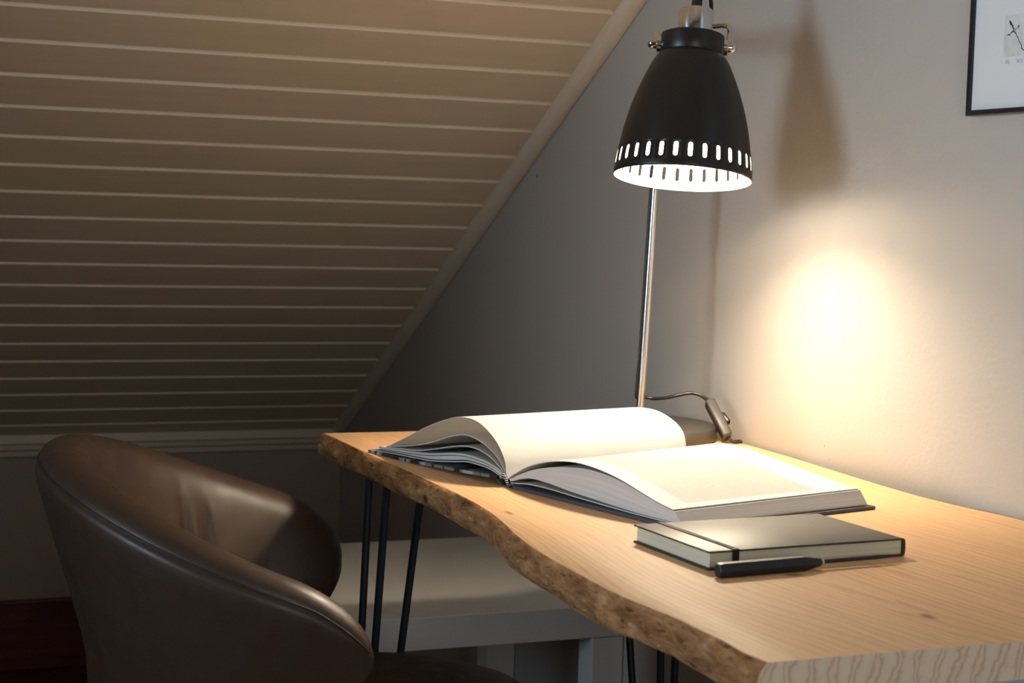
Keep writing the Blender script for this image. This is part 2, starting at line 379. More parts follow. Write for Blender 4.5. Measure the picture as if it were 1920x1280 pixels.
# ------------------------------------------------------------------ live-edge desk
front = [(0.954, -.536), (.98, -.539), (1.014, -.537), (1.053, -.538), (1.075, -.538), (1.116, -.542), (1.159, -.546), (1.211, -.546), (1.251, -.545), (1.298, -.5435), (1.337, -.541), (1.402, -.533), (1.456, -.523), (1.499, -.516), (1.556, -.5105), (1.61, -.508), (1.661, -.508), (1.718, -.5095), (1.808, -.511), (1.88, -.513), (1.932, -.5145), (2.025, -.515), (2.109, -.517)]
backe = [(.954, -.014), (1.356, -.007), (1.40, -.012), (1.439, -.0185), (1.50, -.024), (1.572, -.023), (1.717, -.014), (1.842, -.007), (1.931, -.0065), (1.98, -.008), (2.03, -.018), (2.109, -.028)]
DT = 0.74; TH = 0.0275
def desk():
    r = empty('desk', (-.27, 1.53, 0)); tag(r, 'live-edge pine desk on black hairpin legs', 'desk')
    inv = Vector((.27, -1.53, 0))
    random.seed(4)
    ny = 210; nk = 9; bm = bmesh.new(); rows = []
    def rnd(seed, y):
        return sum(sin(y*f+seed*p)*a for f, p, a in ((31, 1.7, .0011), (73, 2.3, .0007), (140, .9, .0004), (260, 4.1, .00022)))
    for i in range(ny+1):
        y = .954+(2.109-.954)*i/ny
        xf = sinterp(front, y); xb = sinterp(backe, y)
        row = []
        row.append((xb, DT)); 
        for k in range(1, 12): row.append((xb+(xf-xb)*k/12, DT))
        row.append((xf+.0012, DT)); row.append((xf, DT-.0006))
        for k in range(1, nk):
            s = k/nk
            bulge = -.0048*sin(pi*s)**.8-.004*s+(rnd(1+k*.35, y) if 0 < s < 1 else 0)
            row.append((xf+bulge, DT-TH*s))
        row.append((xf-.0035+rnd(7, y), DT-TH+rnd(3, y)*.5))
        row.append((xf+.02, DT-TH)); row.append((xb-.02, DT-TH)); row.append((xb-.002, DT-TH)); 
        row.append((xb+.0015+rnd(9, y)*.0, DT-TH*.5))
        rows.append([bm.verts.new((x, y, z)) for x, z in row])
    nr = len(rows[0])
    for i in range(ny):
        for k in range(nr):
            k2 = (k+1) % nr
            f = bm.faces.new((rows[i][k], rows[i][k2], rows[i+1][k2], rows[i+1][k]))
            f.material_index = 0 if k < 12 else (1 if k < 13+nk+1 else (0 if k < nr-3 else 1))
    for rw in (rows[0], rows[-1]):
        f = bm.faces.new(rw); f.material_index = 2
    o = from_bm('desktop', bm, [M['pine'], M['bark'], M['end']], r, loc=inv, smooth=0.7)
    o['label'] = 'pale pine slab with a bark-brown live edge'
    # hairpin legs: three rods each, meeting at the floor
    def leg(tops, foot):
        bm = bmesh.new(); cx = sum(t[0] for t in tops)/3; cy = sum(t[1] for t in tops)/3; zt = DT-TH-.004
        # welded rod loop: rods converge and turn at the floor
        box(bm, (cx-.045, cy-.07, zt), (cx+.045, cy+.07, zt+.0035), .001, 1)
        pl = from_bm('hairpin_leg', bm, M['blacksteel'], r, loc=inv)
        for k, tp in enumerate(tops):
            bm = bmesh.new(); f = Vector(foot)+Vector(((k-1)*.006, (1-k)*.003, .006)); t_ = Vector((tp[0], tp[1], zt+.001))
            tube(bm, [t_, t_.lerp(f, .5), f], .0048, 14); from_bm('rod', bm, M['blacksteel'], pl, smooth=0.8)
        bm = bmesh.new(); bmesh.ops.create_uvsphere(bm, u_segments=16, v_segments=10, radius=.011)
        from_bm('foot', bm, M['blacksteel'], pl, loc=(foot[0], foot[1], .011), smooth=4)
    leg([(-.480, 2.02), (-.489, 1.92), (-.433, 1.95)], (-.505, 1.984, 0))
    leg([(-.127, 2.04), (-.122, 1.92), (-.089, 1.93)], (-.112, 1.897, 0))
    leg([(-.500, 1.00), (-.490, 1.09), (-.43, 1.03)], (-.50, 1.02, 0))
    leg([(-.10, 1.05), (-.12, 1.15), (-.07, 1.12)], (-.10, 1.09, 0))
desk()

# ------------------------------------------------------------------ open book
def book():
    th = radians(14); O = Vector((-.443, 1.659, DT))
    vx = Vector((cos(th), sin(th), 0)); ux = Vector((sin(th), -cos(th), 0))
    r = empty('open_book', O); r.rotation_euler = (0, 0, th)       # local x = along the spine, local -y = towards the right page
    tag(r, 'large open hardcover art book lying spread on the desk', 'book')
    LB = 0.255
    def P(s, v, z): return (v, -s, z)
    def smooth_curve(pts, n=60):
        pts = [Vector((a, b, 0)) for a, b in pts]; return [(p.x, p.y) for p in smoothpath(pts, n)]
    def resample(c, n):
        d = [0]
        for a, b in zip(c[:-1], c[1:]): d.append(d[-1]+math.hypot(a[0]-b[0], a[1]-b[1]))
        L = d[-1]; out = []; j = 0
        for i in range(n+1):
            t = L*i/n
            while j < len(d)-2 and d[j+1] < t: j += 1
            f = (t-d[j])/max(1e-9, d[j+1]-d[j]); f = min(1, max(0, f)); out.append((c[j][0]+(c[j+1][0]-c[j][0])*f, c[j][1]+(c[j+1][1]-c[j][1])*f))
        return out, L
    def slab(name, top0, bot0, mats, v0=0.004, v1=LB, top1=None, bot1=None, n=56, nv=10, label=None, side=1):
        """a bundle of sheets: top and bottom curves (near end 0, far end 1), lofted along the spine"""
        T0, L0 = resample(smooth_curve(top0, 12), n); B0, _ = resample(smooth_curve(bot0, 12), n)
        T1 = resample(smooth_curve(top1, 12), n)[0] if top1 else T0; B1 = resample(smooth_curve(bot1, 12), n)[0] if bot1 else B0
        bm = bmesh.new(); uvl = bm.loops.layers.uv.new('UVMap'); g = []
        for j in range(nv+1):
            f = j/nv; v = v0+(v1-v0)*f
            tr = [bm.verts.new(P(a[0]+(b[0]-a[0])*f, v, a[1]+(b[1]-a[1])*f)) for a, b in zip(T0, T1)]
            br = [bm.verts.new(P(a[0]+(b[0]-a[0])*f, v, a[1]+(b[1]-a[1])*f)) for a, b in zip(B0, B1)]
            g.append((tr, br))
        def face(vs, mi, uvs):
            fc = bm.faces.new(vs); fc.material_index = mi
            for lp, uv in zip(fc.loops, uvs): lp[uvl].uv = uv
        for j in range(nv):
            a0 = v0+(v1-v0)*j/nv; a1 = v0+(v1-v0)*(j+1)/nv
            for i in range(n):
                s0, s1 = L0*i/n, L0*(i+1)/n
                t0, t1 = g[j][0], g[j+1][0]; b0, b1 = g[j][1], g[j+1][1]
                face((t0[i], t0[i+1], t1[i+1], t1[i]), 0, ((s0, a0), (s1, a0), (s1, a1), (s0, a1)))
                face((b0[i+1], b0[i], b1[i], b1[i+1]), 0, ((s1, a0+.5), (s0, a0+.5), (s0, a1+.5), (s1, a1+.5)))
            face((g[j][0][-1], g[j][1][-1], g[j+1][1][-1], g[j+1][0][-1]), 1, ((a0*4, 1), (a0*4, 0), (a1*4, 0), (a1*4, 1)))
            face((g[j][1][0], g[j][0][0], g[j+1][0][0], g[j+1][1][0]), 1, ((a0, 0), (a0, 1), (a1, 1), (a1, 0)))
        for jj, sgn in ((0, 1), (nv, -1)):
            tr, br = g[jj]
            for i in range(n):
                vs = (br[i], br[i+1], tr[i+1], tr[i]); s0, s1 = L0*i/n, L0*(i+1)/n
                face(vs if sgn > 0 else vs[::-1], 1, ((s0*4, 0), (s1*4, 0), (s1*4, 1), (s0*4, 1)) if sgn > 0 else ((s0*4, 1), (s1*4, 1), (s1*4, 0), (s0*4, 0)))
        o = from_bm(name, bm, mats, r, smooth=0.6)
        if label: o['label'] = label
        return o
    def sheet(name, c0, c1=None, thick=.0005, mats=None, **kw):
        def off(c): return [(a, b-thick) for a, b in c]
        return slab(name, c0, off(c0), mats or [M['paper'], M['paper']], top1=c1, bot1=off(c1) if c1 else None, **kw)
    # ---- right half
    rt0 = [(.001, .0085), (.006, .0125), (.0139, .0165), (.0371, .0272), (.0691, .0362), (.1048, .0414), (.1395, .0415), (.1816, .0362), (.2224, .0265), (.2450, .0212), (.2660, .0178)]
    rt1 = [(.001, .012), (.006, .0185), (.0139, .0245), (.030, .0330), (.050, .0385), (.075, .0402), (.105, .0390), (.150, .0335), (.200, .0265), (.240, .0218), (.2660, .0195)]
    sheet('page', rt0, rt1, .0007, [M['print'], M['edge']], label='right page printed with a pale grey picture')
    b0 = [(.003, .0085), (.010, .0110), (.020, .0155), (.045, .0243), (.075, .0310), (.105, .0352), (.1395, .0375), (.1816, .0342), (.2224, .0252), (.2450, .0200), (.2685, .0160)]
    b1 = [(.003, .011), (.010, .0170), (.020, .0235), (.035, .0300), (.055, .0350), (.080, .0372), (.110, .0365), (.150, .0320), (.200, .0255), (.240, .0208), (.2685, .0182)]
    k0 = [(.006, .0065), (.012, .0080), (.025, .0120), (.045, .0148), (.075, .0140), (.105, .0115), (.14, .0095), (.18, .0075), (.22, .0060), (.25, .0058), (.2790, .0056)]
    slab('page_block', b0, k0, [M['paper'], M['edge']], top1=b1)
    e0 = [(.005, .0055), (.015, .0062), (.040, .0088), (.075, .0090), (.11, .0078), (.15, .0066), (.20, .0055), (.25, .0052), (.2785, .0053)]
    sheet('endpaper', e0, thick=.0011)
    bm = bmesh.new(); box(bm, (0, -.284, 0), (.2625, -.0145, .0036), .0012, 2); o = from_bm('back_cover', bm, M['cloth'], r, smooth=0.6); o['label'] = 'charcoal cloth board under the right half'
    # ---- left half
    l1 = [(-.0005, .0095), (-.0028, .0155), (-.0061, .028), (-.0217, .0455), (-.0474, .0596), (-.0681, .0645), (-.0889, .0645), (-.11, .0610), (-.1529, .0478), (-.1974, .0300), (-.2377, .0139)]
    l1f = [(-.0005, .0115), (.0005, .0200), (.0008, .0330), (-.0060, .0465), (-.0251, .0575), (-.0539, .0646), (-.0878, .0643), (-.115, .0590), (-.1529, .0470), (-.1974, .0300), (-.2377, .0139)]
    l2 = [(-.001, .0090), (-.0045, .0160), (-.021, .0301), (-.0466, .0412), (-.0776, .0461), (-.109, .0411), (-.1521, .0285), (-.1969, .0191), (-.2436, .0128)]
    l3 = [(-.002, .0087), (-.0075, .0150), (-.0200, .0225), (-.0411, .0305), (-.0667, .0340), (-.098, .0315), (-.1517, .0206), (-.1852, .0155), (-.2455, .0116)]
    st = [(-.003, .0082), (-.0104, .0143), (-.025, .0192), (-.0457, .0227), (-.0766, .0244), (-.1082, .0221), (-.1515, .0160), (-.2081, .0120), (-.2616, .0098)]
    sb = [(-.006, .0078), (-.0151, .0107), (-.030, .0145), (-.0454, .0162), (-.0763, .0168), (-.11, .0125), (-.1511, .0082), (-.2081, .0064), (-.2700, .0046)]
    sheet('page', l1, l1f, .00045, label='blank left page arching up in the lamplight')
    sheet('page', l2, thick=.0012); sheet('page', l3, thick=.0012)
    s2 = [(a, b-.0032*max(0, min(1, -a/.03))) for a, b in st]
    s1 = [(a, b-.0024*max(0, min(1, -a/.03))) for a, b in st]
    slab('page_block', st, s1, [M['paper'], M['edge']])
    slab('page_block', s2, [(a, b+.0014*min(1, -a/.04)) for a, b in sb], [M['paper'], M['edge']])
    sheet('endpaper', sb, thick=.0012)
    bm = bmesh.new(); n = 24; tab = [(-.0145, .0100), (-.0757, .0075), (-.1961, .0037), (-.2796, .0036)]
    A = []
    for i in range(n+1):
        s = -.0145-(.2651)*i/n; z = interp([(-x, zz) for x, zz in tab], -s)
        A.append([bm.verts.new(P(s, v, zz)) for v, zz in ((0, z), (.2625, z), (.2625, z-.0034), (0, z-.0034))])
    for i in range(n):
        for k in range(4): bm.faces.new((A[i][k], A[i][(k+1) % 4], A[i+1][(k+1) % 4], A[i+1][k]))
    bm.faces.new(A[0]); bm.faces.new(A[-1][::-1])
    o = from_bm('front_cover', bm, M['printcover'], r); o['label'] = 'cover board printed in black, white and grey'
    # ---- spine and headband
    bm = bmesh.new(); A = []
    for i in range(13):
        f = i/12; s = -.0155+.031*f; z = .0065-.0055*sin(pi*min(1, f*1.15)*.93)
        A.append([bm.verts.new(P(s, v, zz)) for v, zz in ((0.001, z), (.2615, z), (.2615, max(.0003, z-.0018)), (.001, max(.0003, z-.0018)))])
    for i in range(12):
        for k in range(4): bm.faces.new((A[i][k], A[i][(k+1) % 4], A[i+1][(k+1) % 4], A[i+1][k]))
    bm.faces.new(A[0]); bm.faces.new(A[-1][::-1]); from_bm('spine', bm, M['cloth'], r, smooth=0.8)
    bm = bmesh.new(); tube(bm, smoothpath([P(-.0085, .0012, .0085), P(-.0045, .0008, .0122), P(-.0005, .0006, .0120), P(.0030, .0006, .0075), P(.0060, .0010, .0030)], 6), .0015, 10)
    from_bm('headband', bm, M['stripe'], r, smooth=0.8)
book()

# ------------------------------------------------------------------ notebook
def notebook():
    th = radians(3.2); r = empty('notebook', (-.4345, 1.222, DT), th)
    tag(r, 'black hardcover notebook with an elastic strap beside the open book', 'notebook')
    W, Dp, H = .2015, .127, .0162
    bm = bmesh.new()
    box(bm, (0, 0, 0), (W-.004, Dp, .0017), .0006, 2); box(bm, (0, 0, H-.0017), (W-.004, Dp, H), .0006, 2)
    # rounded spine at the right end
    pr_ = [(W-.0045, 0), (W-.001, .0006), (W, .0035), (W+.0002, H/2), (W, H-.0035), (W-.001, H-.0006), (W-.0045, H), (W-.0045, H-.0017), (W-.0022, H-.0032), (W-.0018, H/2), (W-.0022, .0032), (W-.0045, .0017)]
    A = [bm.verts.new((x, 0, z)) for x, z in pr_]; B = [bm.verts.new((x, Dp, z)) for x, z in pr_]
    for i in range(len(pr_)): j = (i+1) % len(pr_); bm.faces.new((A[i], A[j], B[j], B[i]))
    bm.faces.new(A); bm.faces.new(B[::-1])
    from_bm('cover', bm, M['nb'], r, smooth=0.6)
    bm = bmesh.new(); box(bm, (.0022, .0022, .0018), (W-.0024, Dp-.0022, H-.0018), .0006, 1)
    uvl = bm.loops.layers.uv.new('UVMap')
    for f in bm.faces:
        for lp in f.loops: c = lp.vert.co; lp[uvl].uv = ((c.x+c.y)*3, c.z/H)
    from_bm('page_block', bm, M['cream'], r)
    bm = bmesh.new(); bx = .0235; bw = .0062
    box(bm, (bx, -.0007, H), (bx+bw, Dp+.0007, H+.0007), .0002, 1); box(bm, (bx, -.0007, 0), (bx+bw, 0, H+.0005), .0002, 1); box(bm, (bx, Dp, 0), (bx+bw, Dp+.0007, H+.0005), .0002, 1)
    from_bm('elastic_strap', bm, M['elastic'], r)
    bm = bmesh.new(); a = [bm.verts.new(p) for p in ((.094, .0012, H-.0044), (.164, .0012, H-.0030), (.166, .0012, H-.0022), (.13, .0012, H-.0024), (.094, .0012, H-.0038))]
    b = [bm.verts.new((v.co.x, .02, v.co.z)) for v in a]; bm.faces.new(a); bm.faces.new(b[::-1])
    for i in range(5): bm.faces.new((a[i], b[i], b[(i+1) % 5], a[(i+1) % 5]))
    o = from_bm('paper_slip', bm, M['paper'], r); o['label'] = 'white slip sticking out between the cream pages'
notebook()

# ------------------------------------------------------------------ pen
def pen():
    a = Vector((-.4405, 1.1955, DT)); b = Vector((-.24, 1.2150, DT)); d = (b-a); ang = math.atan2(d.y, d.x)
    r = empty('pen', a, ang); tag(r, 'hexagonal matt black pen lying along the front of the notebook', 'pen')
    R = .0069; zc = R*cos(pi/6)
    def hexa(bm, prof):
        rings = [[bm.verts.new((x, rr*cos(pi/6+k*pi/3+pi/6), zc+rr*sin(pi/6+k*pi/3+pi/6))) for k in range(6)] for x, rr in prof]
        for p, q in zip(rings[:-1], rings[1:]):
            for k in range(6): bm.faces.new((p[k], p[(k+1) % 6], q[(k+1) % 6], q[k]))
        bm.faces.new(rings[0][::-1]); bm.faces.new(rings[-1])
    # flats up and down: angles multiple of 60 from 60 => flat rests on the desk
    bm = bmesh.new(); hexa(bm, [(0, R*.80), (.0015, R*.93), (.004, R), (.086, R), (.104, R*.52)])
    bmesh.ops.bevel(bm, geom=bm.edges[:], offset=.0003, segments=1, affect='EDGES'); from_bm('barrel', bm, M['penblack'], r)
    def lat(prof, name, m):
        bm = bmesh.new(); lathe(bm, prof, 20)
        for v in bm.verts: x, y, z = v.co; v.co = Vector((z, x, y+zc))
        return from_bm(name, bm, m, r, smooth=0.8)
    o = lat([(0, .103), (.0023, .103), (.0023, .1065), (0, .1065)], 'collar', M['chrome']); o['label'] = 'small silver collar'
    lat([(0, .106), (.0017, .106), (.0019, .125), (.0019, .165), (.0013, .178), (.0005, .186), (0, .186)], 'refill', M['penblack'])
pen()

# ------------------------------------------------------------------ desk lamp
def lamp():
    BC = Vector((-.117, 2.004, DT)); r = empty('desk_lamp', BC)
    tag(r, 'black bell-shaped desk lamp, lit, on a slim steel pole', 'lamp')
    inv = -BC
    bm = bmesh.new(); lathe(bm, [(0, 0), (.100, 0), (.1035, .0012), (.105, .004), (.105, .0145), (.1035, .0175), (.098, .0198), (.09, .0205), (0, .0212)], 96)
    o = from_bm('base', bm, M['basegrey'], r, smooth=0.7)
    p0 = Vector((-.115, 2.004, DT+.020)); p1 = Vector((-.103, 1.990, 1.262))
    bm = bmesh.new(); tube(bm, [p0, p0.lerp(p1, .5), p1], .0054, 24); from_bm('pole', bm, M['steelpole'], r, loc=inv, smooth=0.8)
    bm = bmesh.new(); lathe(bm, [(0, 0), (.011, 0), (.011, .004), (.008, .007), (0, .007)], 24); from_bm('pole_socket', bm, M['steelpole'], r, loc=inv+p0+Vector((0, 0, -.001)), smooth=0.7)
    # shade
    n = Vector((-.109, -.127, -.985)).normalized(); C = Vector((-.1925, 1.757, 1.0755)); ax = -n
    yv = Vector((-.462, -.887, 0)); yv = (yv-ax*yv.dot(ax)).normalized(); xv = yv.cross(ax)
    Rm = Matrix((xv, yv, ax)).transposed()      # local -> world, z = up the shade axis, y = towards the viewer
    sh = bpy.data.objects.new('lamp_shade_axis', None)
    def place(o, parent=r):
        o.parent = parent; o.matrix_local = Matrix.Translation(C-BC) @ Rm.to_4x4() @ Matrix.Diagonal((1, 1, 1.03, 1)); return o
    bpy.data.objects.remove(sh)
    prof = [(0, .0800), (.0050, .0798), (.0175, .0788), (.026, .0775), (.036, .0757), (.045, .0742), (.054, .0723), (.064, .0700), (.0726, .0678), (.082, .0650), (.091, .0620), (.100, .0588), (.109, .0552), (.118, .0513), (.1277, .0468), (.134, .0433), (.139, .0400), (.1405, .0380), (.1418, .0366), (.1425, .0370), (.150, .0373), (.160, .0373), (.1635, .0367), (.1645, .0345)]
    def rad(h): return sinterp(prof, h)
    NS = 30; off = radians(-90-7.2)
    h0, h1 = .0105, .0265; hw = .0025      # slot lower / upper end, half width
    bm = bmesh.new(); vert = {}
    def V(th, h):
        key = (round((th % (2*pi))*1e6) % round(2*pi*1e6), round(h*1e6))
        if key not in vert:
            rr = rad(h); vert[key] = bm.verts.new((rr*cos(th), rr*sin(th), h))
        return vert[key]
    cell = 2*pi/NS; hb, ht = .0062, .0305; hs = [hb+(ht-hb)*k/4 for k in range(5)]
    for c in range(NS):
        t0 = off+(c-.5)*cell; ts = [t0+cell*k/6 for k in range(7)]; tm = off+c*cell
        outer = [(ts[k], hb) for k in range(7)]+[(ts[6], hs[k]) for k in range(1, 4)]+[(ts[k], ht) for k in range(6, -1, -1)]+[(ts[0], hs[k]) for k in (3, 2, 1)]
        rr = rad(.018); lo_, hi_ = h0+hw, h1-hw; inner = []
        inner += [(tm+hw*cos(pi+pi*k/6)/rr, lo_+hw*sin(pi+pi*k/6)) for k in range(7)]
        inner += [(tm+hw/rr, lo_+(hi_-lo_)*k/4) for k in (1, 2, 3)]
        inner += [(tm+hw*cos(pi*k/6)/rr, hi_+hw*sin(pi*k/6)) for k in range(7)]
        inner += [(tm-hw/rr, lo_+(hi_-lo_)*k/4) for k in (3, 2, 1)]
        oi = [V(*p) for p in outer]; ii = [bm.verts.new((rad(h)*cos(t), rad(h)*sin(t), h)) for t, h in inner]
        for k in range(20): bm.faces.new((oi[k], oi[(k+1) % 20], ii[(k+1) % 20], ii[k]))
    allt = [off+(c-.5)*cell+cell*k/6 for c in range(NS) for k in range(6)]
    hl = [0.0, .003, hb]; hu = [ht, .036]+[p[0] for p in prof if p[0] > .037]
    for lst in (hl, hu):
        for a, b in zip(lst[:-1], lst[1:]):
            for k in range(len(allt)):
                ta, tb = allt[k], allt[(k+1) % len(allt)]
                bm.faces.new((V(ta, a), V(tb, a), V(tb, b), V(ta, b)))
    top = bm.verts.new((0, 0, .1648))
    for k in range(len(allt)): bm.faces.new((V(allt[k], prof[-1][0]), V(allt[(k+1) % len(allt)], prof[-1][0]), top))
    o = from_bm('lamp_shade', bm, [M['lampblack'], M['lampwhite']], None, smooth=0.6); place(o)
    md = o.modifiers.new('thick', 'SOLIDIFY'); md.thickness = .0009; md.offset = -1; md.material_offset = 1; md.use_rim = True; md.material_offset_rim = 1
    o['label'] = 'black bell shade with a ring of slots and a white inside'
    def part(name, bm, m, smooth=0.7):
        return place(from_bm(name, bm, m, None, smooth=smooth))
    bm = bmesh.new(); lathe(bm, [(0, .1645), (.0203, .1645), (.0206, .166), (.0206, .1912), (.0190, .1938), (.0150, .1948), (0, .195)], 48); bmesh.ops.translate(bm, verts=bm.verts, vec=(-.0018, 0, 0)); part('socket_cap', bm, M['chrome'])['label'] = 'chrome cap on top of the shade'
    bm = bmesh.new(); lathe(bm, [(0, .190), (.0062, .195), (.0062, .225), (.0045, .229), (0, .229)], 24); bmesh.ops.translate(bm, verts=bm.verts, vec=(-.0018, 0, 0)); part('cord_grip', bm, M['rubber'])
    # yoke and its two knobs
    bm = bmesh.new(); pts = smoothpath([(-.0405, 0, .152), (-.0420, -.004, .164), (-.0425, -.010, .174), (-.0390, -.0190, .1825), (-.0260, -.028, .1840), (0, -.031, .1800), (.0250, -.029, .1730), (.0375, -.0210, .1680), (.0410, -.011, .163), (.0420, -.004, .164), (.0405, 0, .152)], 6)
    tube(bm, pts, .0034, 12); part('yoke', bm, M['chrome'])
    for s in (-1, 1):
        bm = bmesh.new(); lathe(bm, [(0, .0365), (.0095, .0365), (.0095, .0405), (.0088, .0412), (.0062, .0416), (.0062, .0455), (.0056, .0485), (.0038, .0510), (0, .0520)], 28)
        for v in bm.verts: x, y, z = v.co; v.co = Vector((s*z, y, .1525+x))
        part('knob', bm, M['chrome'])
    # arm from the pole to the yoke, hidden behind the shade
    yk = C+Rm @ Vector((0, -.030, .1875))
    bm = bmesh.new(); tube(bm, smoothpath([p1+Vector((0, 0, -.012)), p1, p1+(yk-p1)*.08+Vector((0, 0, .004)), p1.lerp(yk, .5), yk], 6), .0050, 16); from_bm('arm', bm, M['steelpole'], r, loc=inv, smooth=0.8)
    # bulb and holder
    bm = bmesh.new(); lathe(bm, [(0, .163), (.019, .163), (.019, .118), (.015, .112), (0, .112)], 32); part('bulb_holder', bm, M['lampwhite'])
    bm = bmesh.new(); lathe(bm, [(.0150, .100), (.0165, .104), (.0165, .113), (0, .113)], 32); part('bulb_cap', bm, M['lampwhite'])
    bm = bmesh.new(); lathe(bm, [(0, .0330)]+[(.0335*sin(a*pi/16), .0665-.0335*cos(a*pi/16)) for a in range(1, 13)]+[(.0170, .0975), (.0152, .1005), (0, .1005)], 36); part('bulb', bm, M['bulb'], 4)['label'] = 'glowing warm white bulb'
    # cord: loop above the cap, down behind the pole, out to the switch
    q = lambda x, y, z: C+Rm @ Vector((x, y, z))
    bm = bmesh.new(); tube(bm, smoothpath([q(.0018, 0, .228), q(-.004, 0, .240), q(-.013, -.002, .243), q(-.0160, -.006, .225), q(-.0190, -.014, .205), q(-.017, -.026, .195), q(-.010, -.036, .183)]+[yk.lerp(p1, f)+Vector((.0, 0, -.0085)) for f in (.25, .5, .75, .95)]+[p1+Vector((-.003, .006, -.03))]+[p1.lerp(p0, f)+Vector((-.0030, .0055, 0)) for f in (.3, .5, .7, .85)], 6), .0024, 10)
    from_bm('cord', bm, M['rubber'], r, loc=inv, smooth=0.8)
    bm = bmesh.new(); tube(bm, smoothpath([p1.lerp(p0, .85)+Vector((-.0030, .0055, 0)), (-.1165, 2.012, .795), (-.110, 2.017, .7925), (-.100, 2.018, .7910), (-.090, 2.013, .7895), (-.080, 1.996, .7925), (-.070, 1.988, .7960), (-.055, 1.983, .7995), (-.045, 1.976, .7990), (-.036, 1.970, .7940), (-.031, 1.967, .7890)], 6), .0024, 10)
    from_bm('cord', bm, M['rubber'], r, loc=inv, smooth=0.8)
    a = Vector((-.031, 1.968, .7895)); b = Vector((-.0255, 1.925, .7475)); d = (b-a); L = d.length; d.normalize()
    out = Vector((.93, -.1, .35)); out = (out-d*out.dot(d)).normalized(); side = d.cross(out)
    bm = bmesh.new(); box(bm, (-.0075, -.0095, 0), (.0065, .0095, L), .0028, 3)
    for v in bm.verts:
        x, y, z = v.co; k = z/L; bow = .0030*sin(pi*k); tap = 1-.12*abs(2*k-1)**3
        v.co = a+d*z+out*(x*tap+bow)+side*y*tap
    sw = from_bm('switch', bm, M['switch'], r, loc=inv, smooth=0.7)
    bm = bmesh.new(); box(bm, (.0065, -.0050, L*.40), (.0118, .0050, L*.66), .0014, 2)
    for v in bm.verts: x, y, z = v.co; v.co = a+d*z+out*(x+(z/L-.5)*.008)+side*y
    from_bm('rocker', bm, M['rubber'], sw, smooth=0.7)
    bm = bmesh.new(); tube(bm, smoothpath([b-d*.003, b+d*.006+Vector((.004, 0, 0)), (-.014, 1.919, .7428), (-.0075, 1.925, .7425), (-.0035, 1.929, .737), (-.003, 1.930, .70)], 6), .0022, 10)
    from_bm('cord', bm, M['rubber'], r, loc=inv, smooth=0.8)
lamp()

